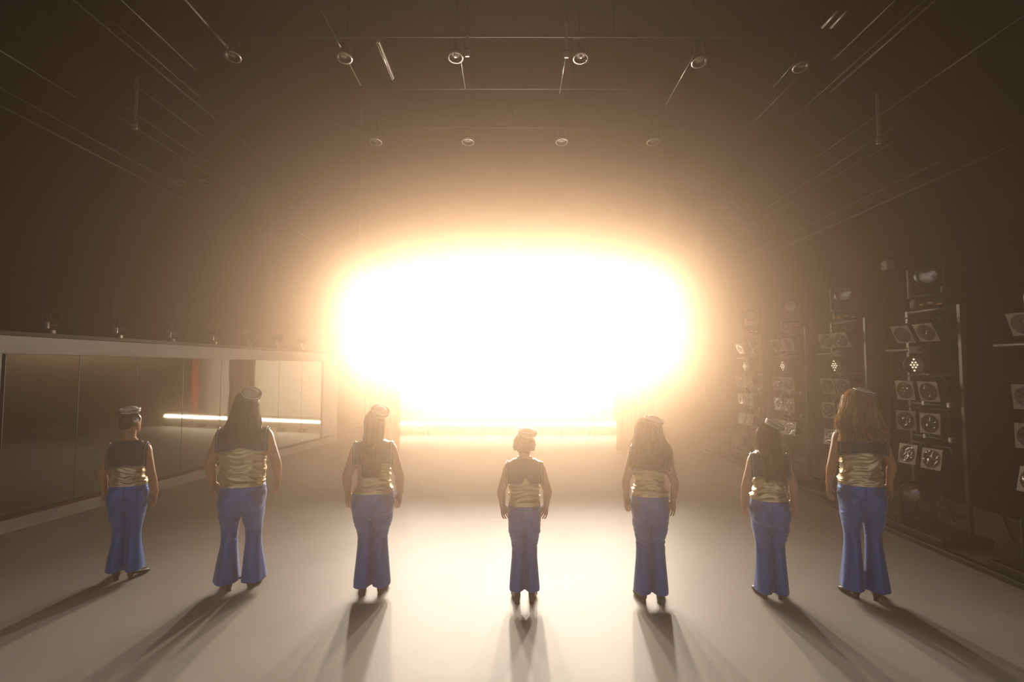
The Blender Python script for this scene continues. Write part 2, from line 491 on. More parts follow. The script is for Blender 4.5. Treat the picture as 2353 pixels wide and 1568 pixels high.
RACKN = {0: 'cut off at the right edge', 1: 'right of the blonde performer', 2: 'just left of the blonde performer',
         3: 'right of the chestnut-haired performer', 4: 'farthest back in the haze'}
rg = random.Random(5)
def ladder(ri, yc):
    X = 5.32
    nm = RACKN[ri]
    t = empty('lamp_ladder', (X, yc, 0))
    hy = 0.40
    for s in (-1, 1):
        MB().bbox((0, s * hy, 1.42), (0.05, 0.05, 2.80), 0.004).build('post', M_steel, t)
    for z in (2.80, 1.98, 1.60, 1.18, 0.30):
        b = MB(); b.cyl((0, -hy, z), (0, hy, z), 0.022, n=10); b.build('rung', M_steel, t, smooth=True)
    b = MB(); b.cyl((-0.10, -hy * 0.55, 2.30), (-0.10, hy + 0.28, 2.30), 0.022, n=10); b.build('front_bar', M_steel, t, smooth=True)
    for s in (-1, 1):
        b = MB(); b.cyl((0, s * hy * 0.5, 2.30), (-0.10, s * hy * 0.5, 2.30), 0.018, n=8); b.build('bar_bracket', M_steel, t)
    for z in (1.60, 1.18):
        for s in (-0.5, 0.45):
            MB().bbox((0, s * hy, z + 0.01), (0.06, 0.05, 0.07), 0.01).build('clamp', M_pale, t)
    MB().bbox((-0.14, 0.0, 0.05), (0.60, 1.05, 0.10), 0.01).build('base_plate', M_steel, t)
    for s in (-1, 1):
        b = MB(); b.tube([(0.02, s * hy, 1.3), (0.5, s * hy, 0.05)], 0.015, 8); b.build('rear_brace', M_steel, t)
    tag(t, 'dark steel lamp ladder standing %s' % nm, 'lamp ladder', 'lamp ladders along the right wall')
    rows = [('top', 2.50, 24, 26), ('second', 1.77, 10, 12), ('third', 1.38, 0, 0), ('fourth', 0.95, -10, -14)]
    for rn, z, tl, tr in rows:
        for ci, (cn, dy) in enumerate((('left', 0.26), ('right', -0.12))):
            yaw = 14 + rg.uniform(-7, 7)
            k = empty('par_lamp', (X - 0.19, yc + dy, z))
            k.rotation_euler = facing(yaw, (tl if ci == 0 else tr) + rg.uniform(-4, 4)).to_euler()
            link('can', ME_can, None, k); link('yoke', ME_yoke, None, k)
            gf = link('gel_frame', GF, None, k)
            link('gel', GELS[rg.randrange(6)], None, gf, rot=(0, rg.choice((0, 1.57, 3.14, 4.71)), 0))
            tag(k, 'square-framed par lamp, %s row %s, ladder %s' % (rn, cn, nm), 'lamp', 'par lamps on the ladders')
    k = empty('led_lamp', (X - 0.17, yc + 0.12, 2.10)); k.rotation_euler = facing(26, 4).to_euler()
    link('housing', ME_led, None, k); link('driver_box', ME_ledbox, None, k)
    for a in range(6): link('led_bead', ME_bead, None, k, loc=(0.036 * math.cos(a * PI / 3), -0.008, 0.036 * math.sin(a * PI / 3)))
    link('led_bead', ME_bead, None, k, loc=(0, -0.008, 0))
    for sgn in (-1, 1): link('led_bead', ME_bead, None, k, loc=(0, -0.008, 0.072 * sgn))
    tag(k, 'round lamp with glowing diode cluster, ladder %s' % nm, 'lamp', 'diode lamps on the ladders')
    for nmz, z, yaw, hx, w in (('on top of', 2.83, 60, 0.0, 'moving_head_lamp'), ('at the foot of', 0.10, 30, -0.24, 'moving_head_lamp')):
        k = empty(w, (X + hx, yc + 0.08, z)); k.rotation_euler = (0, 0, R(90 + yaw))
        link('base', ME_mhbase, None, k); link('yoke', ME_mhyoke, None, k)
        h = link('head', ME_mhhead, None, k); link('lens', ME_mhlens, None, h)
        if z > 1:
            for q in range(3): MB().bbox((-0.1 + q * 0.09, 0.143, 0.03 + 0.02 * (q % 2)), (0.045, 0.012, 0.022), 0.003).build('connector', M_orange, k)
        tag(k, 'black moving head lamp %s ladder %s' % (nmz, nm), 'lamp', 'moving head lamps on the ladders')
for ri, yc in enumerate((4.85, 6.45, 8.08, 9.65, 11.25)):
    ladder(ri, yc)
MB().bbox((0, 0, 0.03), (0.10, 9.5, 0.06), 0.01).build('floor_batten', M_steel, loc=(4.78, 8.2, 0))
tag(bpy.data.objects['floor_batten'], 'low dark batten along the floor in front of the lamp ladders', 'batten')

# ------------------------------------------------------------------ rig under the ceiling
def pipe(name, a, b, r, label, cat='pipe', m=None, group=None):
    a, b = Vector(a), Vector(b)
    mid = (a + b) / 2
    t = empty(name, mid)
    MB().cyl(a - mid, b - mid, r, n=8).build('tube', m or M_pipe, t, smooth=True)
    for q in (a.lerp(b, 0.12), a.lerp(b, 0.88)):
        MB().cyl(q - mid, Vector((q.x, q.y, ZC)) - mid, 0.002, n=4).build('hanger_wire', M_can, t)
    return tag(t, label, cat, group)

ZR = 7.05
def rig_bar(y, z, x0, x1, r, lab):
    t = empty('rig_bar', (0, y, z))
    b = MB(); b.cyl((x0, 0, 0), (x1, 0, 0), r, n=8); b.build('bar', M_steel, t, smooth=True)
    for x in np.linspace(x0 + 0.5, x1 - 0.5, 4):
        b = MB(); b.cyl((x, 0, 0), (x, 0, ZC - z), 0.006, n=6); b.build('hanger_wire', M_steel, t)
    tag(t, lab, 'rig bar', 'rig bars across the ceiling')
rig_bar(7.62, ZR + 0.12, -4.6, 4.9, 0.024, 'nearest rig bar across the ceiling above the row of round downlights')
rig_bar(9.05, ZR + 0.10, -2.6, 2.6, 0.024, 'middle rig bar across the ceiling between the downlight rows')
rig_bar(10.6, ZR + 0.12, -4.0, 4.2, 0.024, 'farthest rig bar above the faint second row of downlights')

def downlight(x, y, z, r, label, tiltx=0):
    t = empty('downlight', (x, y, z), (R(tiltx), 0, 0))
    b = MB(); b.lathe([(0.02, 0.30), (0.6 * r, 0.29), (0.7 * r, 0.12), (r, 0.0), (0.97 * r, 0.0), (0.66 * r, 0.12)], 24); b.build('housing', M_can, t, smooth=True)
    b = MB(); b.lathe([(1.0 * r, -0.012), (1.22 * r, -0.012), (1.22 * r, 0.006), (1.0 * r, 0.006), (1.0 * r, -0.012)], 28); b.build('rim', M_alu, t, smooth=True)
    b = MB(); b.lathe([(0.001, 0.015), (0.3 * r, 0.018), (0.32 * r, 0.03), (0.6 * r, 0.03), (0.62 * r, 0.045), (0.9 * r, 0.05)], 24); b.build('lens', M_glass, t)
    b = MB(); b.tube([(-1.2 * r, 0, 0.1), (-1.2 * r, 0, 0.36), (1.2 * r, 0, 0.36), (1.2 * r, 0, 0.1)], 0.008, 6); b.build('yoke', M_can, t)
    b = MB(); b.cyl((0, 0, 0.35), (0, 0, ZC - z), 0.006, n=6); b.build('drop_rod', M_can, t)
    tag(t, label, 'downlight', 'round downlights under the ceiling')
o6 = ['leftmost', 'second from the left', 'third from the left', 'third from the right', 'second from the right', 'rightmost']
for i, x in enumerate((-4.25, -2.56, -0.86, 1.05, 2.90, 4.55)):
    downlight(x, 7.55 + 0.12 * abs(x) * 0.1 * i, ZR - 0.25, 0.10, 'round downlight in the near ceiling row, %s of six' % o6[i], -10)
o4 = ['leftmost', 'second from the left', 'second from the right', 'rightmost']
for i, x in enumerate((-2.87, -0.93, 1.05, 2.97)):
    downlight(x, 10.55, ZR - 0.22, 0.11, 'faint round downlight in the far ceiling row, %s of four' % o4[i], -10)
for i, (x, y) in enumerate(((-7.4, 11.2), (-6.85, 11.2))):
    downlight(x, y, 6.2, 0.10, 'dim downlight high on the left side, %s of the pair' % ('left' if i == 0 else 'right'), -10)

# cables running to the back between the bars
h = ZR - 2.05
cab = [(-2.66, 6.9, 8.75), (-0.83, 7.75, 8.85), (0.86, 7.75, 9.0), (2.9, 7.7, 9.4), (4.62, 8.1, 8.8)]
cn = ['thin cable under the ceiling, leftmost of five beside the near downlights', 'thin cable running back from the third downlight from the left',
      'thin cable running back from the third downlight from the right', 'thin cable running back from the second downlight from the right', 'short cable running back from the rightmost near downlight']
for (x, a, b), l in zip(cab, cn):
    pipe('ceiling_cable', (x, a, ZR), (x, b, ZR - 0.02), 0.012, l, 'cable', M_pipe, 'cables under the ceiling')
# bright vertical brackets and tube
def bracket(x, y, z, label, hgt):
    t = empty('hanging_bracket', (x, y, z))
    MB().bbox((0, 0, hgt / 2 + 0.12), (0.05, 0.02, hgt), 0.004).build('strap', M_pale, t)
    MB().bbox((0, 0, 0.05), (0.075, 0.05, 0.10), 0.01).build('block', M_pale, t)
    MB().bbox((0, 0, 0.115), (0.08, 0.055, 0.02), 0.004).build('band', M_can, t)
    b = MB(); b.cyl((0, 0, hgt + 0.1), (0, 0, ZC - z), 0.006, n=6); b.build('hanger_wire', M_steel, t)
    tag(t, label, 'bracket', 'pale brackets by the near downlights')
bracket(-0.68, 7.55, 6.80, 'pale metal bracket just right of the third near downlight', 0.22)
bracket(0.83, 7.55, 6.78, 'long pale metal bracket just left of the fourth near downlight', 0.45)
bracket(-6.15, 8.15, 5.95, 'dim metal bracket hanging at the left side rail', 0.75)
bracket(6.05, 8.25, 5.75, 'dim metal bracket hanging at the right side rail', 0.75)
t = empty('tube_light', (-2.05, 8.05, ZR))
MB().bbox((0, 0, 0), (0.06, 1.0, 0.05), 0.008).build('housing', M_pale, t)
b = MB(); b.cyl((0, -0.48, -0.04), (0, 0.48, -0.04), 0.014, n=8); b.build('tube', M_alu, t, smooth=True)
b = MB(); b.cyl((0, 0, 0), (0, 0, ZC - ZR), 0.006, n=6); b.build('hanger_wire', M_steel, t)
tag(t, 'unlit tube light under the ceiling between two downlights', 'tube light')
for i, dx in enumerate((0, 0.13)):
    pipe('grid_slat', (4.55 + dx, 6.9, ZR), (4.55 + dx, 7.25, ZR), 0.02, 'short pale slat high at right, %s of a pair' % ('left' if i == 0 else 'right'), 'slat', M_pale, 'pale slats at upper right')
# long rails along both sides, parallel to the stage axis
rails_l = [(-6.25, 6.05, 7.9, 17), (-6.25, 6.28, 8.0, 12), (-6.05, 6.6, 8.0, 11), (-6.95, 5.62, 5.8, 12), (-6.75, 5.75, 6.2, 14), (-4.43, 7.05, 5.9, 8.0), (-5.3, 7.05, 5.9, 8.3), (-5.95, 7.05, 6.0, 13.0), (-5.75, 7.05, 7.2, 9.2), (-7.0, 6.4, 5.2, 8.0)]
rails_r = [(6.1, 5.68, 8.0, 17), (6.1, 5.9, 8.0, 12), (6.05, 6.25, 8.2, 11), (6.6, 5.0, 6.6, 13), (4.9, 7.05, 8.6, 10.5), (5.6, 7.05, 6.4, 12.5), (5.75, 7.05, 6.6, 9.0), (6.6, 6.6, 5.6, 9.0), (6.5, 5.2, 7.5, 14), (5.2, 7.05, 6.2, 8.0)]
nth = ['first', 'second', 'third', 'fourth', 'fifth', 'sixth', 'seventh', 'eighth', 'ninth', 'tenth']
for side, L in (('left', sorted(rails_l, key=lambda q: q[1] - 0.6 * abs(q[0]))), ('right', sorted(rails_r, key=lambda q: q[1] - 0.6 * abs(q[0])))):
    for i, (x, z, a, b) in enumerate(L):
        pipe('side_rail', (x, a, z), (x, b, z), 0.014 if i % 3 else 0.02, 'thin rail receding along the upper %s side, %s from below' % (side, nth[i]), 'rail', M_rail, 'rails along the upper sides')

# wall posts seen faintly in the haze
MB().bbox((0, 0, 0), (0.05, 0.12, 6.0), 0.01).build('wall_post', M_can, loc=(-8.5, 10.9, 4.4))
tag(bpy.data.objects['wall_post'], 'thin dark post on the left wall above the mirror', 'post')
t = empty('junction_box', (6.55, 8.85, 0))
MB().bbox((0, 0, 3.85), (0.12, 0.14, 0.16), 0.01).build('box', M_gelf, t)
b = MB(); b.cyl((0, 0, 0), (0, 0, 3.8), 0.025, n=8); b.build('conduit', M_steel, t, smooth=True)
tag(t, 'small pale box on a conduit above the lamp ladders', 'junction box')
# ------------------------------------------------------------------ the seven performers
M_trous = mat('blue_satin_trousers', (0.004, 0.12, 0.52), 0.43, 0.35, var=0.10, scale=9, bump=0.06, bscale=140, spec=0.6, sheen=0.3)
M_gold = mat('pale_gold_satin', (0.64, 0.54, 0.34), 0.27, 0.6, var=0.10, scale=10, bump=0.05, bscale=120)
M_collar = mat('navy_sequin_cloth', (0.03, 0.055, 0.10), 0.36, 0.35, var=0.25, scale=20, bump=0.5, bscale=110, voro=True)
M_piping = mat('pale_piping', (0.30, 0.33, 0.38), 0.4, 0.2)
M_hat = mat('white_hat_cloth', (0.74, 0.70, 0.62), 0.6, var=0.05)
M_hstripe = mat('dark_hat_stripe', (0.03, 0.03, 0.05), 0.5)
M_shoe = mat('black_shoe_leather', (0.022, 0.018, 0.016), 0.35, var=0.2)
M_eye = mat('eye', (0.25, 0.22, 0.2), 0.1)

def fuse(mb, voxel, smooth_it=2, dec=None, name='tmp'):
    """voxel-remesh overlapping closed lofts into ONE continuous surface"""
    me = mb.mesh(name)
    o = bpy.data.objects.new(name, me)
    col.objects.link(o)
    bm = bmesh.new(); bm.from_mesh(me)
    bmesh.ops.recalc_face_normals(bm, faces=bm.faces[:])
    bm.to_mesh(me); bm.free()
    r = o.modifiers.new('r', 'REMESH'); r.mode = 'VOXEL'; r.voxel_size = voxel; r.use_smooth_shade = True
    if smooth_it:
        s = o.modifiers.new('s', 'SMOOTH'); s.factor = 0.5; s.iterations = smooth_it
    if dec:
        d = o.modifiers.new('d', 'DECIMATE'); d.ratio = dec
    dg = bpy.context.evaluated_depsgraph_get()
    out = bpy.data.meshes.new_from_object(o.evaluated_get(dg))
    bpy.data.objects.remove(o)
    bpy.data.meshes.remove(me)
    out.polygons.foreach_set('use_smooth', [True] * len(out.polygons))
    return out

def ridged(p, f, seed=0.0):
    n = noise.noise(Vector((p[0] * f[0] + seed, p[1] * f[1], p[2] * f[2] + seed * 1.7)))
    return max(0.0, 1 - abs(n) * 2.2)

def ell(cx, cy, z, rx, ryf, ryb, n=44, e=2.3):
    pts = []
    for k in range(n):
        a = 2 * PI * k / n
        c, s = math.cos(a), math.sin(a)
        x = math.copysign(abs(c) ** (2 / e), c) * rx
        y = math.copysign(abs(s) ** (2 / e), s) * (ryf if s > 0 else ryb)
        pts.append(Vector((cx + x, cy + y, z)))
    return pts

HW_T = [0, .05, .14, .28, .42, .55, .68, .80, .90, .97, 1.0]
HW_X = [.012, .034, .050, .063, .071, .0755, .0765, .070, .053, .028, .004]
HW_F = [.078, .088, .090, .091, .092, .094, .093, .084, .064, .034, .004]
HW_B = [-.045, -.03, .005, .050, .082, .095, .099, .092, .070, .036, .004]

class Fig:
    def __init__(s, **k): s.__dict__.update(k)

def torso_keys(P):
    H = P.hat - 0.05
    d = P.depth
    z0, w = P.waist, P.ww
    chest = P.shw * 0.80
    return [  # z, rx, front, back, cy
        (z0 - 0.035, P.hw * 0.93, d * 1.05, d * 1.12, 0.0),
        (z0 + 0.00, P.hw * 0.90, d * 1.0, d * 1.02, 0.0),
        (z0 + 0.05, w * 0.99, d * 0.98, d * 0.90, 0.0),
        (z0 + (P.sh - z0) * 0.36, w * 0.97, d * 1.0, d * 0.90, 0.0),
        (z0 + (P.sh - z0) * 0.56, (w * 0.45 + chest * 0.55), d * 1.22, d * 1.02, 0.0),
        (z0 + (P.sh - z0) * 0.74, chest, d * 1.32, d * 1.08, 0.0),
        (z0 + (P.sh - z0) * 0.88, chest * 1.02, d * 1.05, d * 1.02, -0.005),
        (P.sh - 0.012, chest * 0.92, d * 0.70, d * 0.80, -0.010),
        (P.sh + 0.022, chest * 0.62, d * 0.50, d * 0.62, -0.012),
        (P.sh + 0.050, 0.068, 0.055, 0.062, -0.012),
    ]

def head_rings(P, inflate=0.0, face=True):
    hh = P.hh; k = hh / 0.22
    top = P.hat - P.hatrise
    rs = []
    N = 34
    for i in range(N + 1):
        t = i / N
        z = top - hh + t * hh
        w = (interp(t, HW_T, HW_X) + inflate) * k; f = (interp(t, HW_T, HW_F) + inflate * 0.4) * k; b = (interp(t, HW_T, HW_B) + inflate) * k
        ring = []
        for q in range(48):
            a = 2 * PI * q / 48
            c, s_ = math.cos(a), math.sin(a)
            yc = (f - b) / 2; ry = (f + b) / 2
            p = Vector((w * c, yc + ry * s_, z))
            if face:
                da = abs(a - PI / 2)
                p.y += k * 0.020 * math.exp(-(da / 0.13) ** 2) * math.exp(-((t - 0.37) / 0.055) ** 2)
                p.y += k * 0.010 * math.exp(-(da / 0.12) ** 2) * math.exp(-((t - 0.46) / 0.06) ** 2)
                p.y += k * 0.005 * math.exp(-(da / 0.25) ** 2) * math.exp(-((t - 0.22) / 0.035) ** 2)
                for sx in (-1, 1):
                    p.y -= k * 0.009 * math.exp(-((a - PI / 2 - sx * 0.42) / 0.17) ** 2) * math.exp(-((t - 0.50) / 0.05) ** 2)
            ring.append(p)
        rs.append(ring)
    return rs

def head_matrix(P):
    piv = Vector((0, 0.0, P.sh + 0.05))
    return Matrix.Translation(piv) @ Matrix.Rotation(R(P.head_yaw), 4, 'Z') @ Matrix.Rotation(R(P.head_tilt), 4, 'Y') @ Matrix.Translation(-piv)

def arm_points(P, s):
    """shoulder, elbow, wrist, finger tip for side s (-1 left, +1 right)"""
    A = P.armL if s < 0 else P.armR
    Ls = P.sh - 0.05 - A['tip']
    S = Vector((s * (P.shw - 0.052 * P.th), -0.005, P.sh - 0.055))
    E = Vector((s * A['ex'], A.get('ey', -0.035), P.sh - 0.05 - Ls * 0.43))
    W = Vector((s * A['wx'], A.get('wy', 0.02), P.sh - 0.05 - Ls * 0.735))
    T = Vector((s * A['tx'], A.get('ty', 0.045), A['tip']))
    return S, E, W, T

def add_arm(mb, P, s):
    S, E, W, T = arm_points(P, s)
    th = P.th
    keys = [(*(S + Vector((-s * 0.05, 0, 0.015))), 0.050 * th), (*S, 0.052 * th), (*(S.lerp(E, 0.33)), 0.048 * th), (*(S.lerp(E, 0.72)), 0.041 * th),
            (*E, 0.036 * th), (*(E.lerp(W, 0.25)), 0.038 * th), (*(E.lerp(W, 0.65)), 0.030 * th), (*W, 0.0265 * th ** 0.5)]
    pts = crom(keys, 42)
    mb.tube([p[:3] for p in pts], [p[3] for p in pts], 16)
    # hand
    D = (T - W); Lh = D.length; D.normalize()
    fwd = Vector((-0.62 * s, 0.78, 0)); fwd = (fwd - D * fwd.dot(D)).normalized()     # thumb side
    inw = D.cross(fwd) * (1 if D.cross(fwd).x * -s > 0 else -1)                        # palm side (towards the thigh)
    pl = Lh * 0.50
    rs = []
    for i in range(9):
        u = i / 8
        c = W + D * (pl * 1.05 * u) + inw * (0.004 * math.sin(u * PI))
        hw_ = interp(u, [0, .25, .6, 1], [0.026, 0.036, 0.044, 0.040]) * th ** 0.3
        tk = interp(u, [0, .3, .8, 1], [0.022, 0.020, 0.017, 0.012])
        rs.append([c + fwd * (hw_ * math.cos(2 * PI * q / 16)) + inw * (tk * math.sin(2 * PI * q / 16)) for q in range(16)])
    mb.rings(rs)
    curl = P.curl
    for i, (off, ln) in enumerate(((0.034, 0.92), (0.0115, 1.0), (-0.0115, 0.95), (-0.034, 0.76))):
        b = W + D * (pl * 0.93) + fwd * off
        l = Lh * 0.50 * ln
        cu = curl * (0.75, 1.0, 1.2, 1.4)[i]
        d1 = (D + fwd * (off * 4.0) + inw * cu * 0.35).normalized()
        d2 = (D + fwd * (off * 3.0) + inw * cu * 0.9).normalized()
        d3 = (D + fwd * (off * 2.0) + inw * cu * 1.6).normalized()
        p1 = b + d1 * l * 0.46; p2 = p1 + d2 * l * 0.30; p3 = p2 + d3 * l * 0.24
        mb.tube([b - D * 0.012, b, p1, p2, p3, p3 + d3 * 0.004], [0.0088, 0.0088, 0.0080, 0.0074, 0.0062, 0.002], 10)
    b = W + D * (pl * 0.28) + fwd * 0.022
    d1 = (D * 0.75 + fwd * 0.7 + inw * 0.25).normalized(); d2 = (D * 0.95 + fwd * 0.25 + inw * 0.3).normalized()
    p1 = b + d1 * 0.036; p2 = p1 + d2 * 0.030; p3 = p2 + d2 * 0.022
    mb.tube([b - d1 * 0.012, b, p1, p2, p3, p3 + d2 * 0.004], [0.014, 0.0135, 0.0105, 0.0095, 0.007, 0.002], 10)

def shoe_parts(P, s, root):
    """black pump: upper + heel block"""
    fx = s * P.footx
    yaw = -s * R(P.toe)
    mt = Matrix.Translation((fx, 0.0, 0)) @ Matrix.Rotation(yaw, 4, 'Z')
    Lf = 0.245
    rs = []
    for i in range(17):
        u = i / 16
        y = -0.055 + Lf * u
        w = interp(u, [0, .06, .2, .45, .7, .88, 1], [.010, .026, .032, .033, .043, .036, .008])
        zb = interp(u, [0, .3, .55, .7, 1], [.040, .036, .012, .002, .006])
        zt = interp(u, [0, .05, .2, .35, .6, .85, 1], [.070, .100, .098, .070, .058, .046, .020])
        zc, hz_ = (zb + zt) / 2, (zt - zb) / 2
        rs.append([mt @ Vector((w * math.copysign(abs(math.cos(a)) ** .8, math.cos(a)), y, zc + hz_ * math.copysign(abs(math.sin(a)) ** .8, math.sin(a)))) for a in [2 * PI * q / 20 for q in range(20)]])
    sh = MB().rings(rs).build('shoe', M_shoe, root, smooth=True)
    hb = MB()
    hb.rings([[mt @ Vector((r * math.cos(a), -0.027 + r * 1.05 * math.sin(a), z)) for a in [2 * PI * q / 14 for q in range(14)]] for r, z in ((.022, 0.0), (.019, .015), (.021, .03), (.028, .048))])
    hb.build('heel', M_shoe, sh, smooth=False)

def build_trousers(P):
    mb = MB()
    d = P.depth
    w0 = P.waist
    ck = [(w0 + 0.012, P.hw * 0.84, d * 0.90, d * 0.92), (w0 - 0.012, P.hw * 0.905, d * 0.97, d * 1.0), (w0 - 0.04, P.hw * 0.95, d * 1.05, d * 1.10), (w0 - 0.5 * (w0 - P.crotch), P.hw, d * 1.10, d * 1.22),
          (P.crotch + 0.05, P.hw * 0.955, d * 1.0, d * 1.14), (P.crotch - 0.01, P.hw * 0.88, d * 0.85, d * 0.95), (P.crotch - 0.045, P.hw * 0.5, d * .4, d * .4)]
    rs = [ell(0, 0, k[0], k[1], k[2], k[3], 48, 2.25) for k in crom(ck, 30)]
    mb.rings(rs)
    for s in (-1, 1):   # seat
        mb.ball((s * P.hw * 0.44, -d * 0.52, P.crotch + 0.085), (P.hw * 0.52, d * 0.80, 0.125), 24, 14)
    g = P.gap
    for s in (-1, 1):
        kr = (P.kw - g) / 2; kc = (P.kw + g) / 2
        hr = (P.hemw - P.hgap) / 2; hc = (P.hemw + P.hgap) / 2
        tr = P.hw * 0.495
        kn = P.knee
        keys = [  # z, cx, cy, rx, ryf, ryb
            (P.crotch + 0.10, P.hw * 0.46, 0, tr * 0.98, d * 0.95, d * 1.12),
            (P.crotch - 0.02, P.hw * 0.472, 0, tr * 0.945, d * 0.94, d * 1.08),
            (P.crotch - 0.45 * (P.crotch - kn), (P.hw * 0.472 * 0.58 + kc * 0.42), 0.0, (tr * 0.945 * 0.58 + kr * 0.42), d * 0.84, d * 0.92),
            (kn + 0.02, kc, 0.012, kr, d * 0.66, d * 0.60),
            (kn - 0.07, kc, 0.005, kr * 1.03, d * 0.64, d * 0.68),
            (kn - 0.5 * (kn - P.hem), kc * .55 + hc * .45, 0.0, kr * .55 + hr * .45, d * 0.80, d * 0.85),
            (P.hem + 0.05, hc, 0.0, hr * 0.96, d * 1.05, d * 1.02),
            (P.hem, hc, 0.0, hr, d * 1.12, d * 1.08)]
        rs = []
        for k in crom(keys, 46):
            flare = smoothstep(kn, P.hem, k[0]) if False else min(1, max(0, (kn - k[0]) / (kn - P.hem)))
            ring = ell(s * k[1], k[2] + P.stepy * s * flare, k[0], k[3], k[4], k[5], 40, 2.0)
            c = Vector((s * k[1], k[2] + P.stepy * s * flare, k[0]))
            rr = []
            for q, p in enumerate(ring):
                a = 2 * PI * q / 40
                f = 1 + 0.045 * flare * math.cos(5 * a + P.seed * 2 + s) + 0.02 * flare * math.cos(9 * a + P.seed)
                p = c + (p - c) * f
                p.x = max(p.x, 0.0045) if s > 0 else min(p.x, -0.0045) if k[0] < P.crotch - 0.03 else p.x
                rr.append(p)
            rs.append(rr)
        # inside of the flare: hollow hem
        last = rs[-1]
        c = sum(last, Vector()) / len(last)
        rs.append([c + (p - c) * 0.82 + Vector((0, 0, 0.004)) for p in last])
        rs.append([c + (p - c) * 0.60 + Vector((0, 0, 0.08)) for p in last])
        mb.rings(rs)
    me = fuse(mb, 0.0085, 2)
    # folds
    co = np.empty(len(me.vertices) * 3); me.vertices.foreach_get('co', co); co = co.reshape(-1, 3)
    no = np.array([v.normal[:] for v in me.vertices])
    dd = np.zeros(len(co))
    for i, (x, y, z) in enumerate(co):
        back = 0.12 + 0.88 * smoothstep(0.05, -0.03, y)
        th_ = math.exp(-((z - (P.crotch - 0.06)) / 0.11) ** 2)
        kn_ = math.exp(-((z - P.knee) / 0.07) ** 2)
        sx = abs(x)
        v = 0.008 * back * th_ * ridged((x, y, z + 0.25 * sx), (4, 3, 34), P.seed) ** 2
        v += 0.009 * back * kn_ * ridged((x, y, z - 0.3 * sx), (5, 3, 38), P.seed + 5) ** 2
        hp = math.exp(-((z - (P.waist - 0.10)) / 0.10) ** 2)
        v += 0.006 * hp * smoothstep(P.hw * 0.35, P.hw * 0.95, sx) * ridged((x, y, z - 0.7 * sx), (3, 3, 40), P.seed + 9) ** 2
        v += 0.0015 * noise.noise(Vector((x * 14, y * 14, z * 9 + P.seed)))
        # centre seam
        if z > P.crotch - 0.02 and y < 0: v -= 0.006 * math.exp(-(x / 0.012) ** 2)
        dd[i] = v
    co += no * dd[:, None]
    me.vertices.foreach_set('co', co.ravel()); me.update()
    return me

def build_top(P):
    keys = torso_keys(P)
    rs = []
    N = 96; n = 84
    full = []
    for k in crom(keys, N):
        z = k[0]
        ring = ell(0, k[4], z, k[1] + 0.004, k[2] + 0.004, k[3] + 0.004, n, 2.35)
        out = []
        m_ = smoothstep(P.col + 0.06, P.col - 0.01, z) * smoothstep(P.waist - 0.04, P.waist + 0.01, z) + 0.0
        for p in ring:
            dirv = Vector((p.x, p.y, 0)); dirv.normalize()
            q = (p.x + 0.02 * math.sin(z * 40 + P.seed), p.y, z + P.wskew * p.x + 0.012 * math.sin(p.x * 28 + P.seed))
            v = 0.016 * ridged(q, (3.0, 2.0, 22), P.seed) ** 3 + 0.009 * ridged(q, (5, 3, 44), P.seed + 3) ** 3 - 0.004
            v -= 0.0025 * math.exp(-(p.x / 0.02) ** 2) * (p.y < 0)
            out.append(p + dirv * v * m_)
        full.append(out)
        if z < P.sh - 0.008: rs.append(out)
    return MB().rings(rs), MB().rings(full)

def torso_back(P, z, x):
    ks = crom_cache(P)
    zs = [k[0] for k in ks]
    rx = interp(z, zs, [k[1] for k in ks]); rb = interp(z, zs, [k[3] for k in ks])
    u = min(0.98, abs(x) / max(rx, 0.02))
    return rb * (1 - u ** 2.35) ** (1 / 2.35)
_cc = {}
def crom_cache(P):
    if id(P) not in _cc: _cc[id(P)] = crom(torso_keys(P), 60)
    return _cc[id(P)]

